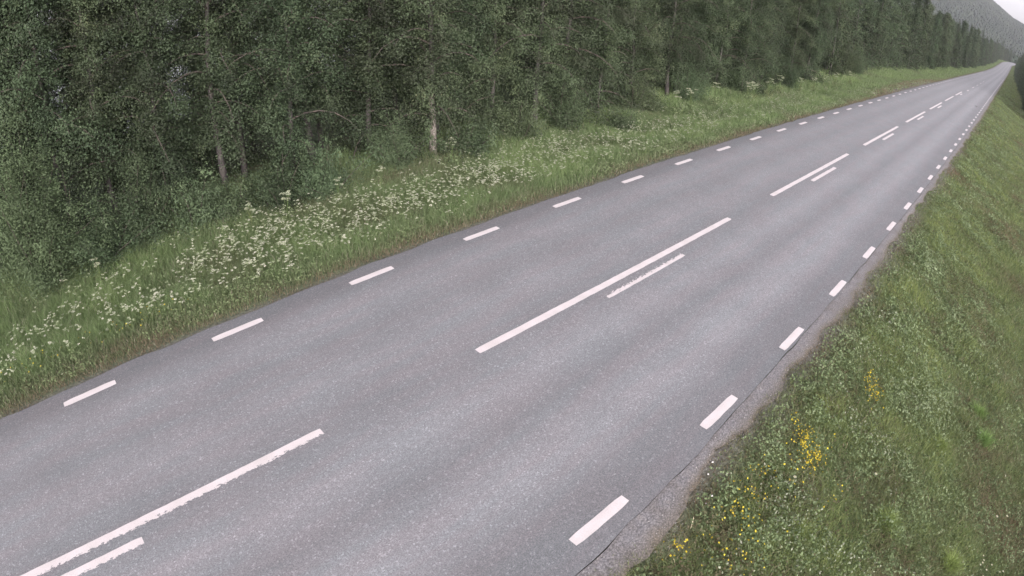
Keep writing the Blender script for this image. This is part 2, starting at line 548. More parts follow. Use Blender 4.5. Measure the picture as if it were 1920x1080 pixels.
# painted markings: parts of the road, each its own mesh, 4 mm proud
P_CLEAN = paint_material('road_paint', 1, 0.0, 1)
P_WORN = paint_material('road_paint_chipped', -1, .37, 1.7)
P_BAD = paint_material('road_paint_flaking', 1, .43, 1.0)
P_SLIGHT = paint_material('road_paint_slightly_chipped', 1, .30, 3.0)


def mark_mesh(name, length, width=.15, seed=0):
    r = np.random.default_rng(seed)
    k = max(4, int(length / .12))
    xs = np.linspace(-length / 2, length / 2, k + 1)
    a = -width / 2 + r.normal(0, .0022, k + 1); b = width / 2 + r.normal(0, .0022, k + 1)
    a[0] += .012; a[-1] += .012; b[0] -= .012; b[-1] -= .012
    xs = xs.copy()
    V = []
    for xx, lo_, hi_ in zip(xs, a, b):
        V += [(xx, lo_, 0), (xx, hi_, 0)]
    V = np.array(V)
    F = []
    for i in range(k):
        F += [2 * i, 2 * i + 2, 2 * i + 3, 2 * i + 1]
    return mesh_np(name, V, np.array(F), np.full(k, 4))


DASHM = [mark_mesh('edge_dash', 1.04, .155, s) for s in range(3)]
for q in DASHM: q.materials.append(P_CLEAN)


def place_mark(name, me, x, lat, label=None, dz=.004):
    o = bpy.data.objects.new(name, me)
    COL.objects.link(o)
    o.parent = road
    g = (float(road_z(x + .5)) - float(road_z(x - .5)))
    gy = float(road_y(x + .5)) - float(road_y(x - .5))
    o.location = (x, lat + float(road_y(x)), float(road_z(x)) + dz + (abs(.000049 * 20) if 'centre' in name else 0))
    o.rotation_euler = (0, -math.atan(g), math.atan(gy))
    if label: o['label'] = label
    return o


for i in range(-1, 70):
    place_mark('edge_dash', DASHM[i % 3], -.539 + 3 * i, LANE_L)
for i in range(-1, 70):
    place_mark('edge_dash', DASHM[(i + 1) % 3], 4.264 + 3 * i, LANE_R)
for k in range(-1, 7):
    me = mark_mesh('centre_line', 9.0, .155, 20 + k)
    me.materials.append(P_WORN if k == -1 else P_CLEAN)
    place_mark('centre_line', me, 5.42 + 12 * k + 4.5, MID, 'long centre line with chipped lower edge in the near left corner' if k == -1 else None)
for k in range(-1, 12):
    if k == 5: continue
    me = mark_mesh('short_centre_dash', 2.9, .145, 40 + k)
    me.materials.append(P_BAD if k == 0 else (P_WORN if k == -1 else P_SLIGHT))
    place_mark('short_centre_dash', me, 9.96 + 12 * k, 5.695, 'short flaking dash beside the long centre line' if k == 0 else None)

# ------------------------------------------------------------------ grass and meadow plants on the verges
def scatter(x0, x1, s0, s1, n_, r=rng):
    x = r.uniform(x0, x1, n_); s = r.uniform(s0, s1, n_)
    return x, s


def stuff(name, parts, tints, material, label, cat):
    V, F, T = join_parts(parts)
    me = mesh_np(name, V, F, T)
    face_attr(me, 'tint', np.concatenate(tints))
    return tag(new_obj(name, me, material), label, cat, kind='stuff')


def left_bins():
    # x0, x1, blades per m2, scale
    return [(-5, 13, 1150, 1.0), (13, 26, 800, 1.25), (26, 50, 420, 1.8), (50, 110, 140, 3.0), (110, 260, 36, 5.0), (260, 560, 8, 9.0)]


parts, tints = [], []
for x0, x1, dens, sc in left_bins():
    s0, s1 = 9.68, 19.0
    n_ = int((x1 - x0) * (s1 - s0) * dens)
    x, s = scatter(x0, x1, s0, s1, n_)
    # denser near the road where it is seen, thin out under the trees
    edge = 9.84 + (vnoise(x, x * 0, 1.2, 21) - .5) * .34 + (vnoise(x, x * 0, .35, 22) - .5) * .12
    keep = ((s > edge) | ((s > edge - .16) & (rng.random(n_) < .22))) & (rng.random(n_) < np.interp(s, [9.6, 10.2, 16.5, 19], [.55, 1, .9, .3]))
    tn = np.clip(1 - np.abs(x - 72) / 22, 0, 1) * np.clip(1 - np.abs(s - 10.5) / 1.6, 0, 1)
    keep &= rng.random(n_) > np.clip(tn * 2.2, 0, .8)
    x, s, tn = x[keep], s[keep], tn[keep]
    y = s + road_y(x); z = ground_z(x, y)
    d = s - 9.75
    patch = vnoise(x, y, 1.6, 23) * .6 + vnoise(x, y, .45, 24) * .4
    h = np.interp(d, [0, .3, .9, 1.9, 8], [.04, .08, .19, .36, .45]) * (.55 + patch) * rng.uniform(.6, 1.25, len(x)) * min(1.15, sc ** .12)
    wd = .0042 * sc * rng.uniform(.6, 1.4, len(x))
    parts.append(blades(x, y, z, h, wd, .55))
    t = .26 + .55 * patch + (vnoise(x, y, 2.6, 27) - .5) * .30 + rng.normal(0, .09, len(x))
    t -= np.clip(tn * 2, 0, .5)
    t -= np.interp(d, [0, .5, 1.3], [.85, .42, 0]) * rng.uniform(.4, 1.2, len(x))
    t -= np.clip(vnoise(x, y, 3.2, 25) - .68, 0, 1) * .5
    t = np.clip(t, 0, .93)
    t[rng.random(len(x)) < .035] = 1.0
    tints.append(np.repeat(t, 2))
stuff('grass', parts, tints, M_MEADOW, 'tall uneven green grass on the verge between the road and the wood', 'grass')

# right verge: lower, mixed with broad-leaved herbs
parts, tints, hp, ht = [], [], [], []
RB = [(2.0, 7, 1500, 1.0), (7, 13, 1500, 1.0), (13, 26, 800, 1.35), (26, 50, 360, 2.0), (50, 110, 120, 3.2), (110, 260, 30, 5.5), (260, 560, 7, 9)]
WHITE = [(6.8, 0.6), (6.5, 0.5), (6.6, -0.6), (13.2, 1.1), (9.4, -0.3), (6.4, -0.4), (11.6, .9), (16.5, .9), (9.3, .6)]
for x0, x1, dens, sc in RB:
    s0, s1 = -6.5, 2.05
    n_ = int((x1 - x0) * (s1 - s0) * dens)
    x, s = scatter(x0, x1, s0, s1, n_)
    edge = shoulder_edge(x) + (vnoise(x, x * 0, .45, 31) - .5) * .34 + .11
    keep = (s < edge) | ((s < edge + .22) & (rng.random(n_) < .25 * vnoise(x, s, .12, 131)))
    x, s = x[keep], s[keep]
    y = s + road_y(x); z = ground_z(x, y)
    d = 1.75 - s
    patch = vnoise(x, y, 1.1, 33) * .6 + vnoise(x, y, .3, 34) * .4
    low = np.interp(d, [3.2, 4.6], [1, .75])
    h = np.interp(d, [-.15, .1, .5, 8], [.05, .10, .16, .19]) * (.5 + patch) * rng.uniform(.5, 1.4, len(x)) * low * sc ** .15
    parts.append(blades(x, y, z, h, .0032 * sc * rng.uniform(.6, 1.4, len(x)), .9))
    t = .10 + .85 * patch + rng.normal(0, .12, len(x)) - np.interp(d, [0, .6, 3.0, 5], [.25, -.05, -.02, .12])
    t -= np.clip(vnoise(x, y, 1.7, 35) - .55, 0, 1) * .9
    t = np.clip(t, 0, .9)
    t[rng.random(len(x)) < .03] = 1.0
    tints.append(np.repeat(t, 2))
    # broad leaves
    nl = int(n_ * (1.0 if sc < 1.5 else .9))
    x, s = scatter(x0, x1, s0, s1, nl)
    edge = shoulder_edge(x)
    dens_l = np.interp(1.75 - s, [0, .3, 2.6, 4.0, 6], [.3, 1, 1, .45, .3]) * np.clip(vnoise(x, s, .9, 36) * 1.5 - .1, .12, 1)
    keep = (s < edge - .08) & (rng.random(nl) < dens_l)
    x, s = x[keep], s[keep]
    y = s + road_y(x); z = ground_z(x, y)
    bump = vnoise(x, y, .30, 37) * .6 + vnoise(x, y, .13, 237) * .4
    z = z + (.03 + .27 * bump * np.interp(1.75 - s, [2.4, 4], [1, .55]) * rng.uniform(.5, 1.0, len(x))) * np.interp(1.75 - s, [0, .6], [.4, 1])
    c = np.stack([x, y, z], 1)
    sz = .0205 * sc ** .85
    u, v = leaf_axes(len(c), sz * 1.15, sz * .62, 1.2)
    P = np.stack([c - u, c + v, c + u, c - v], 1).reshape(-1, 3)
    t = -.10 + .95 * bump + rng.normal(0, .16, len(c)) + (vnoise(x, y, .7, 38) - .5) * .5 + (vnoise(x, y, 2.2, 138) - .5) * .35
    wl = np.zeros(len(c))
    for wx, wy in WHITE:
        wl = np.maximum(wl, np.exp(-((x - wx) ** 2 + (y - wy) ** 2) / (2 * .30 ** 2)))
    wl = np.maximum(wl, np.clip((vnoise(x, y, .6, 39) - .72) * 2.0, 0, .25))
    pick = rng.random(len(c)) < wl * .36
    t = np.clip(t, 0, .84)
    t[pick] = rng.uniform(.84, .98, pick.sum())
    hp.append((P, np.arange(len(P)), np.full(len(c), 4))); ht.append(t)
stuff('verge_grass', parts, tints, M_GRASS, 'short brownish green grass on the slope right of the road', 'grass')
stuff('verge_herbs', hp, ht, M_HERB, 'low leafy herbs mixed into the turf beside the right road shoulder', 'herbs')

# leafy weeds in the left meadow
hp, ht = [], []
for x0, x1, dens, sc in left_bins()[:5]:
    nl = int((x1 - x0) * 7.5 * dens * .42)
    x, s = scatter(x0, x1, 10.1, 17.5, nl)
    keep = rng.random(nl) < np.clip(vnoise(x, s, 1.1, 41) * 1.8 - .35, .05, 1)
    x, s = x[keep], s[keep]
    y = s + road_y(x); hgt = .10 + .42 * vnoise(x, y, .35, 42) * np.interp(s, [10, 11.5], [.4, 1])
    z = ground_z(x, y) + hgt * rng.uniform(.3, 1, len(x))
    c = np.stack([x, y, z], 1)
    sz = .019 * sc ** .8
    u, v = leaf_axes(len(c), sz * 1.3, sz * .6, .9)
    P = np.stack([c - u, c + v, c + u, c - v], 1).reshape(-1, 3)
    hp.append((P, np.arange(len(P)), np.full(len(c), 4)))
    far_ = np.interp(x, [10, 35], [0, .22])
    ht.append(np.clip(.28 + (.4 + far_) * vnoise(x, y, .5, 43) + rng.normal(0, .1, len(c)) + far_ * .6 * (rng.random(len(c)) < .25), 0, .95))
stuff('meadow_weeds', hp, ht, M_HERB, 'leafy green weeds growing through the grass in front of the wood', 'weeds')


# cow parsley in drifts
def umbel(cx, cy, cz, rad, nf, r=rng, fs=.011):
    """florets of one flat flower head"""
    a = r.uniform(0, 2 * PI, nf); q = np.sqrt(r.random(nf)) * rad
    tx, ty = r.normal(0, .25, 2)
    x = cx + np.cos(a) * q; y = cy + np.sin(a) * q
    z = cz + tx * (x - cx) + ty * (y - cy) - q * q * 2.5
    return np.stack([x, y, z], 1)


CL = [(4.5, 12.2, .45, 22), (2.8, 12.6, .45, 18), (6.8, 12.2, .45, 20), (0, 12.6, .4, 10), (8.4, 11.9, .4, 12), (3.0, 11.5, .3, 9), (-1.5, 12.8, .4, 8), (10.5, 11.7, .4, 10), (-1.8, 11.6, .3, 6), (13.5, 11.8, .5, 14), (17, 11.6, .5, 14),
      (5.6, 14.1, .5, 45), (5.3, 14.9, .45, 24), (6.5, 13.5, .7, 60), (8.0, 13.5, .7, 60), (10.1, 13.9, .6, 34), (11.2, 13.5, .6, 55), (12.5, 13.7, .5, 50), (12.2, 12.8, .5, 30),
      (12.9, 11.9, .5, 26), (16.0, 13.8, .6, 40), (17.0, 12.6, .7, 50), (-.3, 14.4, .4, 14), (.6, 14.7, .4, 18), (3.6, 12.9, .5, 40), (5.6, 12.0, .4, 16), (1.9, 12.0, .4, 20),
      (1.1, 11.9, .4, 15), (-.9, 13.1, .4, 9), (22, 13.9, .8, 40), (24.7, 13.5, .9, 40), (10.4, 12.5, .6, 40), (-2.0, 12.3, .4, 8), (18.8, 13.2, .8, 50), (23.7, 12.5, .8, 30),
      (5.6, 13.1, .6, 40), (3.9, 14.5, .5, 30), (7.2, 12.6, .7, 30), (9.0, 12.4, .6, 26), (2.4, 13.6, .7, 22), (14.5, 12.9, .9, 50), (20.5, 12.4, 1.0, 40), (32.6, 12.2, 1.2, 22),
      (28, 12.8, 1.3, 34), (14.6, 14.2, .8, 30), (36, 13.3, 1.5, 24), (42, 12.5, 2.5, 16), (-.5, 11.2, .4, 6), (.7, 10.9, .25, 4)]
for _ in range(70):
    CL.append((rng.uniform(-2, 34), rng.uniform(11.0, 14.6), .45, 3 + rng.integers(0, 5)))
for _ in range(30):
    CL.append((rng.uniform(14, 50), rng.uniform(10.8, 14.2), .8, 8))
fl, ftint, stemparts = [], [], []
st_x, st_y, st_h, st_z = [], [], [], []
for cx, cyy, rad, k in CL:
    for _ in range(int(k * .85)):
        px = cx + rng.normal(0, rad * 1.7); py = cyy - .25 + rng.normal(0, rad * 1.15)
        if py < 10.7: py = 10.7 + rng.random()
        gz = float(ground_z(px, py)); hh = rng.uniform(.34, .88) * (1 if py > 12 else .7)
        nu = rng.integers(2, 6)
        for _u in range(nu):
            ux, uy = px + rng.normal(0, .07), py + rng.normal(0, .07)
            uz = gz + hh * rng.uniform(.75, 1.05)
            nf = 13 if px < 20 else 9
            rr = rng.uniform(.022, .042)
            fl.append(umbel(ux, uy, uz, rr, nf)); ftint.append(np.full(nf, rng.uniform(.1, 1)) )
            st_x.append(ux); st_y.append(uy); st_z.append(gz); st_h.append(uz - gz)
c = np.concatenate(fl)
u, v = leaf_axes(len(c), .0135, .0115, 1.6)
P = np.stack([c - u, c + v, c + u, c - v], 1).reshape(-1, 3)
o = stuff('cow_parsley_drift', [(P, np.arange(len(P)), np.full(len(c), 4))], [np.clip(np.concatenate(ftint) + rng.normal(0, .15, len(c)), 0, 1)], M_UMBEL,
          'drifts of small white cow parsley umbels all over the left verge', 'wildflowers')
st = blades(np.array(st_x), np.array(st_y), np.array(st_z), np.array(st_h), np.full(len(st_x), .0022), .03)
me = mesh_np('flower_stems', *st); face_attr(me, 'tint', np.full(len(st[2]), .5))
sm = new_obj('stems', me, M_GRASS, o)
sm['kind'] = 'stuff'

# yellow trefoil patches
yc, yt = [], []
for cx, cyy, rad, k in [(10.4, .4, .17, 100), (10.7, .6, .10, 40), (7.9, 1.0, .13, 100), (7.7, .7, .14, 110), (7.75, .85, .3, 50), (5.8, 1.0, .2, 24), (6.6, 1.3, .1, 10), (4.65, 1.35, .10, 26), (7.4, .1, .12, 9), (8.1, 1.3, .1, 14), (5.5, .75, .3, 40), (6.1, 1.15, .25, 34), (6.9, .95, .3, 26), (5.1, 1.0, .3, 22)]:
    x = cx + rng.normal(0, rad, k); y = cyy + rng.normal(0, rad * .7, k)
    yc.append(np.stack([x, y, ground_z(x, y) + rng.uniform(.12, .24, k)], 1))
for _ in range(60):   # single buds in the left meadow's road side
    x = rng.uniform(-2.5, 2); y = rng.uniform(10.4, 11.5)
    yc.append(np.array([[x, y, float(ground_z(x, y)) + .38]]))
c = np.concatenate(yc)
u, v = leaf_axes(len(c), .017, .013, 1.5)
P = np.stack([c - u, c + v, c + u, c - v], 1).reshape(-1, 3)
stuff('yellow_trefoil', [(P, np.arange(len(P)), np.full(len(c), 4))], [rng.random(len(c))], M_YELLOW, 'patches of small yellow trefoil blossoms in the turf right of the road', 'wildflowers')

# loose gravel and stone chips along the right shoulder
k = 2600
x = rng.uniform(2, 30, k) ** 1.0; s = shoulder_edge(x) + rng.normal(.1, .14, k)
keep = s < crack_y(x) - .03
x, s = x[keep], s[keep]
V0 = np.array([(1, 0, 0), (-1, 0, 0), (0, 1, 0), (0, -1, 0), (0, 0, .8), (0, 0, -.8)], float)
F0 = np.array([0, 2, 4, 2, 1, 4, 1, 3, 4, 3, 0, 4])
sz = rng.uniform(.003, .011, len(x))
V = V0[None] * rng.uniform(.6, 1.3, (len(x), 6, 1)) * sz[:, None, None] + np.stack([x, s, road_z(x) - .006 + sz * .3], 1)[:, None, :]
Fi = (np.arange(len(x))[:, None] * 6 + F0[None]).ravel()
me = mesh_np('gravel', V.reshape(-1, 3), Fi, np.full(len(x) * 4, 3))
m_, n, l, p = mat('gravel_stone')
at = N(n, 'ShaderNodeAttribute', attribute_name='tint'); rp = ramp(n, [(0, (.08, .075, .07)), (.8, (.24, .22, .21)), (1, (.5, .48, .46))])
l.new(at.outputs['Fac'], rp.inputs[0]); l.new(rp.outputs[0], p.inputs['Base Color']); p.inputs['Roughness'].default_value = .8
face_attr(me, 'tint', np.repeat(rng.random(len(x)), 4))
tag(new_obj('gravel', me, m_), 'loose gravel chips along the crumbling right edge of the road', 'gravel', kind='stuff')


# ------------------------------------------------------------------ tree prototypes
def make_birch(seed, H, R, low=0.5, nl=46, leafn=24000, lean=.02, leaf=.052, skirt=1.0, thick=1.0):
    """returns (trunk mesh, limb mesh, crown mesh)"""
    r = np.random.default_rng(seed)
    k = 10
    la = r.uniform(0, 2 * PI)
    zz = np.linspace(0, H * .97, k)
    wob = np.cumsum(r.normal(0, .05, (k, 2)), 0)
    wob[0] = 0
    tp = np.stack([wob[:, 0] + math.cos(la) * lean * zz, wob[:, 1] + math.sin(la) * lean * zz, zz - .25 * (zz == 0)], 1)
    tr = np.interp(zz, [0, .6, H], [.13 * H / 10 * thick, .095 * H / 10 * thick, .01])
    limbs, cen, wts, dep = [tube(tp, tr, 8)], [], [], []
    for i in range(nl):
        t = (i + r.random()) / nl
        z0 = low + (H * .96 - low) * t ** 1.05
        base = np.array([np.interp(z0, zz, tp[:, 0]), np.interp(z0, zz, tp[:, 1]), z0])
        az = i * 2.39996 + r.normal(0, .5)
        prof = np.interp(z0 / H, [0, .08, .3, .55, .8, 1.0], [.55 * skirt, .8 * skirt, 1.0, .88, .55, .16])
        L = R * prof * r.uniform(.4, 1.4)
        el = np.interp(z0 / H, [0, .3, 1], [.15, .55, 1.1]) + r.normal(0, .15)
        pts = [base]
        dirv = np.array([math.cos(az) * math.cos(el), math.sin(az) * math.cos(el), math.sin(el)])
        nseg = 5
        for q in range(nseg):
            dirv = dirv + np.array([r.normal(0, .12), r.normal(0, .12), -.20 - .05 * q])
            dirv /= np.linalg.norm(dirv)
            pts.append(pts[-1] + dirv * L / nseg)
        pts = np.array(pts)
        limbs.append(tube(pts, np.linspace(.028, .006, nseg + 1) * (.6 + L / 3), 4))
        for q in range(1, nseg + 1):
            cc = pts[q] + r.normal(0, .10, 3) * L * .4 + np.array([0, 0, -.08])
            cen.append(cc); wts.append(r.uniform(.3, .9) * (.45 + .9 * (q >= 4)) * 1.3); dep.append(q / nseg)
    for z0 in np.arange(low + .15, H, .2):          # short leafy twigs close to the stem
        a = r.uniform(0, 6.28); q = r.uniform(.15, .5)
        cen.append([np.interp(z0, zz, tp[:, 0]) + math.cos(a) * q, np.interp(z0, zz, tp[:, 1]) + math.sin(a) * q, z0]); wts.append(r.uniform(.7, 1.3)); dep.append(.1)
    trunk = mesh_np('trunk', *join_parts(limbs), smooth=True)
    mi = np.ones(len(trunk.polygons), dtype=np.int32); mi[:len(limbs[0][2])] = 0; mi[16:len(limbs[0][2])] = 2
    trunk.polygons.foreach_set('material_index', mi)
    cen = np.array(cen); wts = np.array(wts); wts /= wts.sum(); dep = np.array(dep)
    cnt = np.maximum((wts * leafn).astype(int), 3)
    idx = np.repeat(np.arange(len(cen)), cnt)
    sig = np.where(np.array(dep) > .7, r.uniform(.22, .40, len(cen)), r.uniform(.13, .24, len(cen)))
    off = r.normal(size=(len(idx), 3)) * sig[idx][:, None] * np.array([1.1, 1.1, .85])
    c = cen[idx] + off
    c[:, 2] = np.maximum(c[:, 2], .05)
    u, v = clump_axes(off, leaf, r)
    ctint = r.uniform(.05, .85, len(cen))
    t = ctint[idx] + r.normal(0, .05, len(c))
    crown = quads_mesh('crown', c, u, v, np.clip(t, 0, 1))
    return trunk, crown


def make_spruce(seed, H, R, leafn=16000):
    r = np.random.default_rng(seed)
    tp = np.array([(0, 0, -.2), (0, 0, H * .5), (r.normal(0, .05), 0, H)])
    C, T, limbs = [], [], [tube(tp, [.14, .08, .012], 7)]
    z = .35
    while z < H * .985:
        L0 = R * (1 - z / H) ** .8 + .12
        nb = r.integers(5, 9)
        a0 = r.uniform(0, 6.28)
        for b in range(nb):
            a = a0 + b * 2 * PI / nb + r.normal(0, .15)
            L = L0 * r.uniform(.7, 1.15)
            q = np.linspace(0, 1, 6)
            px = np.cos(a) * L * q; py = np.sin(a) * L * q
            pz = z - .35 * L * q + .18 * L * q ** 2.5
            pts = np.stack([px, py, pz], 1)
            limbs.append(tube(pts[::2], [.018, .012, .006], 3))
            k = int(leafn * L / 260 * 10 / H)
            tt = r.random(k) ** .7
            c = np.stack([np.interp(tt, q, px), np.interp(tt, q, py), np.interp(tt, q, pz)], 1)
            side = r.normal(0, 1, k) * .16 * L * (1.1 - tt) + r.normal(0, .03, k)
            c[:, 0] += -np.sin(a) * side; c[:, 1] += np.cos(a) * side
            c[:, 2] -= np.abs(r.normal(0, .05, k))
            C.append(c); T.append(np.clip(.25 + .5 * tt + r.normal(0, .12, k), 0, 1))
        z += r.uniform(.16, .30) * (1 if z < H * .8 else .6)
    c = np.concatenate(C)
    u, v = leaf_axes(len(c), .055, .018, .0, r)
    u[:, 2] -= .02
    crown = quads_mesh('crown', c, u, v, np.concatenate(T))
    return mesh_np('trunk', *join_parts(limbs), smooth=True), crown


def make_bush(seed, H, R, leafn=9000, leaf=.036):
    r = np.random.default_rng(seed)
    limbs, cen = [], []
    for i in range(16):
        a = r.uniform(0, 6.28); el = r.uniform(.6, 1.45)
        L = H * r.uniform(.55, 1.05)
        pts = [np.array([r.normal(0, .12), r.normal(0, .12), 0])]
        d = np.array([math.cos(a) * math.cos(el) * R / H * 1.6, math.sin(a) * math.cos(el) * R / H * 1.6, math.sin(el)])
        for q in range(5):
            d = d + r.normal(0, .10, 3); pts.append(pts[-1] + d * L / 5)
        pts = np.array(pts)
        limbs.append(tube(pts, np.linspace(.022, .004, 6), 4))
        for q in range(1, 6):
            for _ in range(3):
                cen.append(pts[q] + r.normal(0, .16, 3) * R)
    cen = np.array(cen)
    idx = r.integers(0, len(cen), leafn)
    off = r.normal(size=(leafn, 3)) * r.uniform(.07, .2, len(cen))[idx][:, None] * np.array([1, 1, 1.2]) * R
    c = cen[idx] + off
    c[:, 2] = np.maximum(c[:, 2], .03)
    u, v = clump_axes(off, leaf, r, .5)
    t = r.uniform(.05, .8, len(cen))[idx] + r.normal(0, .12, leafn)
    return mesh_np('stems', *join_parts(limbs)), quads_mesh('foliage', c, u, v, np.clip(t, 0, 1))


BIRCH = [make_birch(100 + i, H, R, low, nl, ln, le, lf, sk) for i, (H, R, low, nl, ln, le, lf, sk) in enumerate([
    (10.5, 2.0, .45, 40, 52000, .02, .037, 1.2),
    (11.5, 2.0, 1.5, 40, 50000, .03, .035, .75),
    (9.6, 1.8, .3, 38, 48000, .015, .035, 1.3),
    (12.0, 2.3, 1.9, 40, 56000, .03, .036, .65),
    (10.0, 1.7, .9, 36, 42000, .05, .034, 1.0),
    (11.0, 2.2, 2.3, 38, 44000, .04, .036, .65)])]
BARE = make_birch(147, 11.5, 2.1, 1.35, 64, 60000, .02, .037, 1.0, 1.15)          # the one whose pale stem shows
FARB = [make_birch(150 + i, H, R, .4, 40, 9000, .02, .085, 1.1) for i, (H, R) in enumerate([(11.5, 1.9), (12.5, 1.7), (10.0, 2.1), (13.0, 2.0)])]
SPRUCE = [make_spruce(200 + i, H, R) for i, (H, R) in enumerate([(13.0, 2.3), (11.0, 1.9), (15.0, 2.5)])]
BUSH = [make_bush(300 + i, H, R, k) for i, (H, R, k) in enumerate([(3.4, 1.6, 26000), (1.6, 1.1, 11000), (1.1, .9, 8000), (2.2, 1.3, 15000)])]
for tset, bark, lf in [(t, M_BARK, M_BIRCH) for t in BIRCH + FARB] + [(BARE, M_PALE, M_BIRCH)] + [(t, M_DARKBARK, M_SPRUCE) for t in SPRUCE]:
    tset[0].materials.append(bark); tset[0].materials.append(M_DARKBARK); tset[0].materials.append(M_BARK if bark is not M_DARKBARK else M_DARKBARK); tset[1].materials.append(lf)
LIGHTBUSH = make_bush(310, 4.3, 1.7, 34000)
M_LIGHTW = leaf_material('light_willow_leaves', [(0.0, (.072, .096, .052)), (.5, (.105, .146, .074)), (1.0, (.145, .185, .100))], transl=.35, rand_amt=0, hue_var=0)
LIGHTBUSH[0].materials.append(M_DARKBARK); LIGHTBUSH[1].materials.append(M_LIGHTW)
for b in BUSH:
    b[0].materials.append(M_DARKBARK); b[1].materials.append(M_WILLOW)


def plant(name, meshes, names, x, y, sc, rz, label, cat, group=None, sink=.05, tilt=(0, 0)):
    root = bpy.data.objects.new(name, None)
    COL.objects.link(root)
    root.empty_display_size = .3
    root.location = (x, y, float(ground_z(x, y)) - sink)
    root.rotation_euler = (tilt[0], tilt[1], rz)
    root.scale = sc if isinstance(sc, tuple) else (sc, sc, sc)
    tag(root, label, cat, group)
    for nm, me_ in zip(names, meshes):
        c_ = bpy.data.objects.new(nm, me_)
        COL.objects.link(c_); c_.parent = root
    return root


TN = ('trunk', 'crown')
ORD = ['first', 'second', 'third', 'fourth', 'fifth', 'sixth', 'seventh', 'eighth', 'ninth', 'tenth', 'eleventh', 'twelfth', 'thirteenth', 'fourteenth',
       'fifteenth', 'sixteenth', 'seventeenth', 'eighteenth', 'nineteenth', 'twentieth', 'twenty-first', 'twenty-second', 'twenty-third', 'twenty-fourth',
       'twenty-fifth', 'twenty-sixth', 'twenty-seventh', 'twenty-eighth', 'twenty-ninth', 'thirtieth']
rt_ = random.Random(5)

# the pale-stemmed birch
plant('birch_tree', BARE, TN, 12.65, 16.6, 1.0, 1.1, 'birch with a bare pale lower stem showing at the edge of the wood', 'tree', 'birches along the front of the wood')

# front row, left of the pale stem, then right of it
LOOK = {0: 'broad front-row birch leafy to the ground', 1: 'tall front-row birch', 2: 'low dense front-row birch', 3: 'large front-row birch', 4: 'slim front-row birch', 5: 'high-crowned birch'}
GF = 'birches along the front of the wood'
xs_left = [11.0, 9.2, 7.6, 5.7, 3.9, 2.0, .3, -1.6, -3.4, -5.4]
for i, x in enumerate(xs_left):
    k = [0, 3, 2, 1, 0, 3, 2, 0, 3, 1][i]
    y = 17.5 + rt_.uniform(-.7, 1.2) + float(np.interp(x, [-2.5, 3, 6, 11], [1.9, 1.7, 1.0, .3]))
    plant('birch_tree', BIRCH[k], TN, x, y, rt_.uniform(.9, 1.12), rt_.uniform(0, 6.28), LOOK[k] + ', ' + ORD[i] + ' left of the pale-stemmed birch', 'tree', GF)
x, i = 14.3, 0
while x < 58:
    k = rt_.choice([0, 1, 2, 3, 4, 0, 2])
    y = 17.5 + rt_.uniform(-1.0, 1.3) + (0.0 if x < 55 else .8)
    plant('birch_tree', BIRCH[k], TN, x, y, rt_.uniform(.88, 1.12), rt_.uniform(0, 6.28), LOOK[k] + ', ' + ORD[i] + ' right of the pale-stemmed birch', 'tree', GF)
    i += 1
    x += rt_.uniform(1.7, 2.9)
# rows behind
GB = 'birches deeper in the wood'


def in_gap(x, y):
    for u_ in (.218, .033, .512):
        if abs(x / y - u_) < .013: return True
    return False


for row, (yb, sp) in enumerate([(20.4, 1.8), (22.8, 2.2), (25.5, 2.8)]):
    x = -8.0 + row
    while x < 58 + row * 3:
        yy = yb + rt_.uniform(-.8, .8); xx = x + rt_.uniform(-.5, .5)
        if not in_gap(xx, yy):
            k = rt_.choice([0, 1, 3, 5, 1, 4])
            plant('birch_tree', BIRCH[k] if x < 40 else FARB[k % 4], TN, xx, yy, rt_.uniform(.92, 1.2), rt_.uniform(0, 6.28),
                  'birch deeper in the wood, only scraps of its crown showing between the front row', 'tree', GB)
        x += sp * rt_.uniform(.8, 1.2)
# far left: x from 58 to 460
GM = 'far trees in the wood left of the road'
GS_ = 'far spruces in the wood left of the road'
x = 60.0
nb_ = ns_ = 0
while x < 640:
    step = np.interp(x, [60, 150, 470], [2.5, 3.4, 7.0])
    yf = np.interp(x, [58, 66, 100, 200, 430, 520, 640], [17.6, 19.0, 18.0, 16.5, 14.8, 16.5, 20.5])
    for row in range(2):
        xx = x + rt_.uniform(-.4, .4) * step; yy = yf + row * 3.2 + rt_.uniform(-1.1, .9)
        spr = rt_.random() < np.interp(x, [60, 150, 240, 360], [.02, .05, .25, .6])
        gy = float(road_y(xx)) + yy
        if row == 0: ns_ += spr; nb_ += (not spr)
        if spr:
            k = rt_.randrange(3)
            plant('spruce_tree', SPRUCE[k], TN, xx, gy, rt_.uniform(.6, 1.15), rt_.uniform(0, 6.28), (('dark spruce, ' + ORD[ns_ - 1] + ' along the front of the far left tree wall') if (row == 0 and ns_ <= 30) else 'dark spruce in the distant tree wall left of the road'), 'tree', GS_)
        else:
            k = rt_.randrange(4)
            plant('birch_tree', FARB[k], TN, xx, gy, rt_.uniform(.72, 1.15), rt_.uniform(0, 6.28), (('birch, ' + ORD[nb_ - 1] + ' along the front of the far left tree wall') if (row == 0 and nb_ <= 30) else 'birch in the distant tree wall left of the road'), 'tree', GM)
    x += step
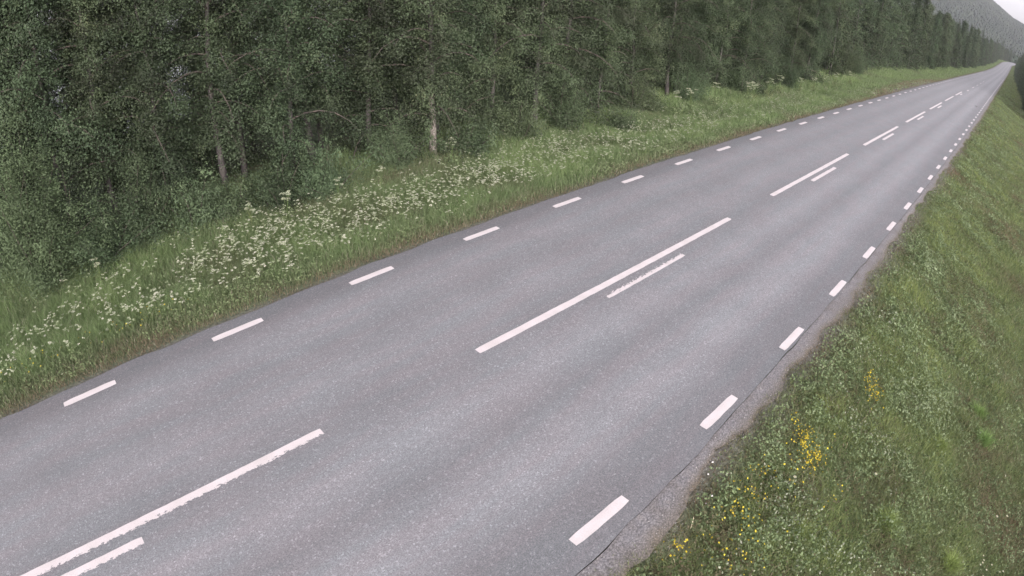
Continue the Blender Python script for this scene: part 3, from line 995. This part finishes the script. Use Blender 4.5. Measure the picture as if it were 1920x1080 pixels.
# right-hand side
GR = 'trees along the far right side of the road'
plant('willow_bush', BUSH[0], ('stems', 'foliage'), 124.0, -4.3, (1.25, 1.25, .9), .5, 'round green bush at the right edge of the photo, on the far right verge', 'bush')
x = 100.0
while x < 500:
    step = np.interp(x, [100, 200, 500], [3.5, 4.5, 8.0])
    for row in range(2):
        xx = x + rt_.uniform(-1, 1); yy = -np.interp(x, [100, 150, 250, 350, 500], [7.4, 5.2, 3.4, 2.4, 2.0]) - row * 3.0 + rt_.uniform(-.5, .5)
        gy = float(road_y(xx)) + yy
        if rt_.random() < .55:
            plant('spruce_tree', SPRUCE[rt_.randrange(3)], TN, xx, gy, rt_.uniform(.6, .9), rt_.uniform(0, 6.28), 'spruce in the far tree row right of the road', 'tree', 'far spruces right of the road')
        else:
            plant('birch_tree', FARB[rt_.randrange(4)], TN, xx, gy, rt_.uniform(.65, .9), rt_.uniform(0, 6.28), 'birch in the far tree row right of the road', 'tree', GR)
    x += step

# bushes at the foot of the wood
plant('willow_bush', LIGHTBUSH, ('stems', 'foliage'), -.9, 16.3, (.95, .95, 1.0), .4, 'tall light green willow bush at the left photo edge before the birches', 'bush', 'bushes at the foot of the wood')
BL = [(3, 1.0, 16.4, (1.0, 1.0, .75), 'low willow bush filling the corner right of the tall light green bush'),
      (1, 6.4, 15.9, 1.0, 'low bush at the wood foot above the dense white flower drift'),
      (3, 2.2, 16.8, .9, 'middle-sized willow bush just right of the tall rounded one'),
      (1, 3.8, 16.4, 1.0, 'low light green bush at the wood foot above the second edge dash from the left'),
      (2, 5.0, 16.4, 1.1, 'small bush at the wood foot behind the densest white flowers'),
      (1, 8.0, 15.9, 1.0, 'low bush at the wood foot a few metres left of the pale birch stem'),
      (3, 10.9, 16.3, .8, 'bushy shoot standing immediately left of the pale birch stem'),
      (2, 13.9, 16.1, 1.2, 'small bush immediately right of the pale birch stem'),
      (1, 16.4, 15.9, 1.1, 'low bush at the wood foot, second one right of the pale birch stem'),
      (2, 21.5, 14.7, 1.0, 'grey green low bush standing out in the meadow away from the wood'),
      (3, 19.2, 16.2, .9, 'rounded bush at the wood foot behind the grey green meadow bush'),
      (1, 24.5, 16.2, 1.1, 'low bush at the wood foot just right of the grey green meadow bush'),
      (3, 30.0, 16.3, .9, 'rounded bush at the wood foot left of the row of tall white umbels'),
      (1, 37.0, 16.2, 1.2, 'low bush behind the left end of the row of tall white umbels'),
      (3, 45.0, 16.2, 1.0, 'rounded bush behind the middle of the row of tall white umbels'),
      (0, 63.5, 17.0, 1.1, 'big pale bush where the wood steps back beyond the tall umbels'),
      (0, 69.0, 16.6, .9, 'second big pale bush where the wood steps back')]
for k, x, y, sc, lab in BL:
    plant('willow_bush', BUSH[k], ('stems', 'foliage'), x, y, sc, rt_.uniform(0, 6.28), lab, 'bush', 'bushes at the foot of the wood')


# tall umbels standing alone at the wood edge
def make_tall_umbel(seed):
    r = np.random.default_rng(seed)
    stems, fc = [], []
    H = 1.15
    for i in range(7):
        a = r.uniform(0, 6.28); rad = .05 + .16 * r.random() * (i > 0)
        top = np.array([math.cos(a) * rad, math.sin(a) * rad, H * r.uniform(.82, 1.05)])
        stems.append(tube(np.array([(0, 0, 0), (0, 0, .45), top * [.5, .5, 1] - [0, 0, .25], top]), [.009, .007, .005, .003], 4))
        R_ = r.uniform(.055, .095)
        nf = 46
        aa = r.uniform(0, 6.28, nf); q = np.sqrt(r.random(nf)) * R_
        fc.append(np.stack([top[0] + np.cos(aa) * q, top[1] + np.sin(aa) * q, top[2] - q * q * 3], 1))
    heads = []
    for c in fc:
        u, v = leaf_axes(len(c), .017, .014, 1.4, r)
        hd = quads_mesh('flower_head', c, u, v, np.clip(r.normal(.55, .2, len(c)), 0, 1))
        hd.materials.append(M_UMBEL); heads.append(hd)
    lc = np.stack([r.normal(0, .12, 160), r.normal(0, .12, 160), r.uniform(.1, .6, 160)], 1)
    u, v = leaf_axes(160, .05, .025, .6, r)
    leaves = quads_mesh('leaves', lc, u, v, r.uniform(.2, .7, 160))
    sm_ = mesh_np('stem', *join_parts(stems)); face_attr(sm_, 'tint', np.full(len(sm_.polygons), .5))
    leaves.materials.append(M_HERB); sm_.materials.append(M_GRASS)
    return (sm_, leaves, *heads)


UMB = [make_tall_umbel(400 + i) for i in range(4)]
TU = [(5.0, 14.9, 'tall white umbel cluster above the left end of the dense flower drift'), (6.0, 14.6, 'tall white umbel standing between the dense drift and the dark foliage'),
      (7.8, 14.9, 'tall white umbel left of the pale birch stem, lower left of the two there'), (9.4, 15.0, 'tall white umbel nearest the pale birch stem on its left'),
      (12.2, 15.0, 'tall white umbel just right of the foot of the pale birch stem'), (.6, 15.2, 'tall white umbel at the foot of the willow bush near the left edge')]
for i, xx in enumerate([25.4, 26.6, 29.9, 33.2, 33.9, 34.8, 36.4, 39.5, 42.8, 45.2, 47.6, 51.0, 56.0]):
    TU.append((xx, 14.4 - (.4 if xx > 45 else 0) + rt_.uniform(-.3, .3), 'tall white umbel, ' + ORD[i] + ' from the left in the row along the dark wood edge'))
for i, (x, y, lab) in enumerate(TU):
    plant('cow_parsley', UMB[i % 4], ('stem', 'leaves') + ('flower_head',) * 7, x, y, rt_.uniform(.9, 1.2) * (1.2 if x > 20 else .82), rt_.uniform(0, 6.28), lab, 'wildflower', 'tall white umbels along the wood edge', .02)

# bright tufts of grass on the right slope
for i, (x, y, sc, lab) in enumerate([(7.9, -.9, 1.0, 'bright green grass tuft, lower middle of the right slope'), (8.4, -2.4, 1.0, 'bright green grass tuft right of the lower middle one'),
                                     (6.4, .3, .9, 'bright green grass tuft nearest the road shoulder at the photo bottom'), (12.2, -2.3, 1.1, 'bright green grass tuft high up near the right photo edge'),
                                     (10.8, -1.3, .9, 'bright green grass tuft beyond the yellow flower patch'), (13.1, -2.0, 1.0, 'topmost bright green grass tuft on the right slope')]):
    k = 700
    a = rng.uniform(0, 6.28, k); q = np.abs(rng.normal(0, .11, k))
    bx, by = np.cos(a) * q, np.sin(a) * q
    V, F, T = blades(bx, by, np.zeros(k), rng.uniform(.12, .32, k), np.full(k, .0032), 1.1)
    V = V.reshape(-1, 5, 3)
    V[:, 4, :2] += np.stack([np.cos(a), np.sin(a)], 1) * .06
    me = mesh_np('grass_tuft', V.reshape(-1, 3), F, T); face_attr(me, 'tint', np.repeat(rng.random(k), 2))
    o = new_obj('grass_tuft', me, M_TUFT)
    o.location = (x, y, float(ground_z(x, y)) - .01); o.scale = (sc, sc, sc)
    tag(o, lab, 'grass tuft', 'bright grass tufts on the right slope')

# daisies
def make_daisy(seed):
    r = np.random.default_rng(seed)
    st_ = mesh_np('stem', *tube(np.array([(0, 0, 0), (.005, .004, .1), (.0, .01, .2)]), [.002, .002, .002], 4))
    face_attr(st_, 'tint', np.full(len(st_.polygons), .5)); st_.materials.append(M_GRASS)
    V, F, T = [], [], []
    k = 12
    for i in range(k):
        a = i * 2 * PI / k; d = np.array([math.cos(a), math.sin(a), .1]); s_ = np.array([-math.sin(a), math.cos(a), 0])
        b = len(V)
        V += [d * .004, d * .013 + s_ * .004, d * .021, d * .013 - s_ * .004]
        F += [b, b + 1, b + 2, b + 3]; T.append(4)
    V = np.array(V) + [0, .01, .2]
    pe = mesh_np('petals', V, np.array(F), np.array(T)); face_attr(pe, 'tint', np.ones(k)); pe.materials.append(M_UMBEL)
    a = np.arange(8) * PI / 4
    ring = np.stack([np.cos(a) * .006, np.sin(a) * .006 + .01, np.full(8, .202)], 1)
    V = np.vstack([ring, [[0, .01, .206]]])
    F = np.array([[i, (i + 1) % 8, 8] for i in range(8)]).ravel()
    di = mesh_np('disc', V, F, np.full(8, 3)); face_attr(di, 'tint', np.ones(8)); di.materials.append(M_YELLOW)
    return st_, pe, di


DA = make_daisy(1)
for i in range(16):
    x = 8.75 + rt_.uniform(-.35, .35); y = -3.28 + rt_.uniform(-.28, .28)
    plant('daisy', DA, ('stem', 'petals', 'disc'), x, y, rt_.uniform(.85, 1.2), rt_.uniform(0, 6), 'small white daisy in the cluster at the bottom right corner', 'flower', 'daisies in the bottom right cluster', 0)
for x, y, lab in [(10.4, -3.3, 'upper of two lone daisies above the bottom right cluster'), (10.1, -3.05, 'lower of two lone daisies above the bottom right cluster'),
                  (6.9, .75, 'lone white flower among the grey leaves below the yellow patch'), (8.4, -.35, 'lone white flower on the middle of the right slope')]:
    plant('daisy', DA, ('stem', 'petals', 'disc'), x, y, 1.5, rt_.uniform(0, 6), lab, 'flower', None, 0)

# pale pebbles and a dry stalk by the shoulder
m_, n, l, p = mat('pale_stone'); p.inputs['Base Color'].default_value = (.55, .53, .50, 1); p.inputs['Roughness'].default_value = .7
for i, (x, y, lab) in enumerate([(6.25, 1.86, 'pale pebble at the grass edge, farthest of the three'), (6.0, 1.78, 'pale pebble at the grass edge, middle of the three'), (5.7, 1.52, 'pale pebble in the grass edge, nearest of the three')]):
    bm_r = np.random.default_rng(500 + i)
    V = []
    for a in range(6):
        for b in range(1, 5):
            th = b * PI / 5; ph = a * PI / 3
            k = .016 * bm_r.uniform(.85, 1.15)
            V.append((k * math.sin(th) * math.cos(ph) * 1.2, k * math.sin(th) * math.sin(ph), k * .7 * math.cos(th)))
    V += [(0, 0, .011), (0, 0, -.011)]
    F, T = [], []
    for a in range(6):
        a2 = (a + 1) % 6
        for b in range(3):
            F += [a * 4 + b, a * 4 + b + 1, a2 * 4 + b + 1, a2 * 4 + b]; T.append(4)
        F += [24, a * 4, a2 * 4]; T.append(3)
        F += [25, a2 * 4 + 3, a * 4 + 3]; T.append(3)
    me = mesh_np('pebble', np.array(V), np.array(F), np.array(T), True)
    o = new_obj('pebble', me, m_); o.location = (x, y, max(float(ground_z(x, y)), float(road_z(x)) - .05) + .03)
    tag(o, lab, 'pebble', 'pale pebbles at the grass edge')
m_, n, l, p = mat('dry_straw'); p.inputs['Base Color'].default_value = (.40, .34, .24, 1); p.inputs['Roughness'].default_value = .8
gz = float(ground_z(5.1, 1.45))
me = mesh_np('dry_stalk', *tube(np.array([(0, 0, 0), (.02, .01, .1), (.03, .03, .2)]), [.009, .008, .003], 6))
o = new_obj('dry_stalk', me, m_); o.location = (5.1, 1.45, gz); tag(o, 'dry straw-coloured stalk sticking up at the grass edge by the nearest dash', 'stalk')
m_, n, l, p = mat('twig_bark'); p.inputs['Base Color'].default_value = (.03, .025, .02, 1)
me = mesh_np('twig', *join_parts([tube(np.array([(-.3, 0, 0), (0, .05, .02), (.35, -.05, .0)]), [.02, .025, .01], 5), tube(np.array([(0, .05, .02), (.1, .25, .05)]), [.015, .006], 4)]))
o = new_obj('twig', me, m_); o.location = (72.4, 2.95, float(road_z(72.4)) + .03); tag(o, 'small dark twig lying on the far right lane', 'twig')

# ------------------------------------------------------------------ hill, far wood
hx = np.linspace(640, 3000, 90)
ha = np.linspace(-.55, .9, 120)                    # slope y/x


def hill_z(x, a):
    deg = np.degrees(np.arctan(a))
    ridge = np.interp(deg, [-30, -6, -2, -.46, .8, 3, 6, 15, 40], [1.0, 2.0, 2.55, 2.78, 3.0, 3.9, 4.6, 5.0, 3.0])
    top = 6 + 1800 * np.tan(np.radians(ridge))
    t = np.clip((x - 700) / 1100, 0, 1)
    f = t * t * (3 - 2 * t)
    back = np.clip((x - 1800) / 1300, 0, 1)
    z = -4 + (top + 4) * f * (1 - .5 * back)
    return z + (vnoise(x, x * a, 120, 51) - .5) * 18 * f * np.clip(abs(x - 1800) / 500, .15, 1)


HX, HA = np.meshgrid(hx, ha, indexing='ij')
me = grid_mesh('hill', HX, HX * HA, hill_z(HX, HA))
m_, n, l, p = mat('hill_forest_floor')
tc = N(n, 'ShaderNodeTexCoord'); ns = N(n, 'ShaderNodeTexNoise'); ns.inputs['Scale'].default_value = .012; ns.inputs['Detail'].default_value = 6
l.new(tc.outputs['Object'], ns.inputs[0]); rp = ramp(n, [(.35, (.03, .04, .03)), (.55, (.045, .06, .035)), (.7, (.06, .068, .045))])
l.new(ns.outputs[0], rp.inputs[0]); l.new(rp.outputs[0], p.inputs['Base Color']); p.inputs['Roughness'].default_value = 1
tag(new_obj('hill', me, m_), kind='structure')

# the far-off wood on the valley floor and hillside, one mass
r = np.random.default_rng(77)
nn = 34000
X = 600 + 1450 * r.random(nn) ** .8
A = r.uniform(-.12, .20, nn)
Y = X * A
zg = np.where(X > 700, np.maximum(hill_z(X, A), ground_z(np.minimum(X, 700), Y)), ground_z(np.minimum(X, 700), Y))
keep = (vnoise(X, Y, 90, 52) > .10) & ~((X < 640) & (np.abs(Y - road_y(X) - 5.8) < 9))
X, Y, zg = X[keep], Y[keep], zg[keep]
k = len(X)
Hh = r.uniform(5, 10, k); Rr = Hh * r.uniform(.28, .5, k)
sides = 7
rings = [(.0, .8), (.3, 1.0), (.7, .75), (1.0, .12)]
V = []
for fz, fr in rings:
    a = np.arange(sides) * 2 * PI / sides
    jit = r.uniform(.7, 1.3, (k, sides))
    V.append(np.stack([X[:, None] + np.cos(a) * Rr[:, None] * fr * jit, Y[:, None] + np.sin(a) * Rr[:, None] * fr * jit,
                       np.repeat((zg - .5 + Hh * fz)[:, None], sides, 1) + r.normal(0, .25, (k, sides))], -1))
V = np.stack(V, 1).reshape(-1, 3)
F = []
for i in range(3):
    for s_ in range(sides):
        s2 = (s_ + 1) % sides
        F.append([i * sides + s_, i * sides + s2, (i + 1) * sides + s2, (i + 1) * sides + s_])
F = np.array(F)
FF = (np.arange(k)[:, None, None] * (4 * sides) + F[None]).reshape(-1)
me = mesh_np('distant_wood', V, FF, np.full(k * len(F), 4), True)
face_attr(me, 'tint', np.repeat(np.clip(.5 + r.normal(0, .2, k) + (vnoise(X, Y, 60, 53) - .5) * .8, 0, 1), len(F)))
M_FARWOOD = leaf_material('distant_foliage', [(0.0, (.020, .028, .022)), (.5, (.030, .042, .032)), (1.0, (.048, .062, .042))], transl=.05, rand_amt=0, rough=.9)
tag(new_obj('distant_wood', me, M_FARWOOD), 'far-off wood filling the valley and hillside beyond the end of the road', 'forest', kind='stuff')

# ------------------------------------------------------------------ the air
def box_mesh(name, a, b):
    V = np.array([(x, y, z) for x in (a[0], b[0]) for y in (a[1], b[1]) for z in (a[2], b[2])], float)
    F = np.array([0, 1, 3, 2, 4, 6, 7, 5, 0, 4, 5, 1, 2, 3, 7, 6, 0, 2, 6, 4, 1, 5, 7, 3])
    return mesh_np(name, V, F, np.full(6, 4))


HAZE = 0.00015
if HAZE > 0:
    m_, n, l, p = mat('air')
    n.remove(p)
    pv = N(n, 'ShaderNodeVolumePrincipled')
    pv.inputs['Color'].default_value = (.93, .93, 1.0, 1)
    pv.inputs['Density'].default_value = HAZE
    l.new(pv.outputs[0], n['Material Output'].inputs['Volume'])
    o = new_obj('haze', box_mesh('haze', (-1000, -3000, -30), (3300, 3200, 330)), m_)
    tag(o, 'thin pale air haze over the whole valley', 'haze', kind='stuff')
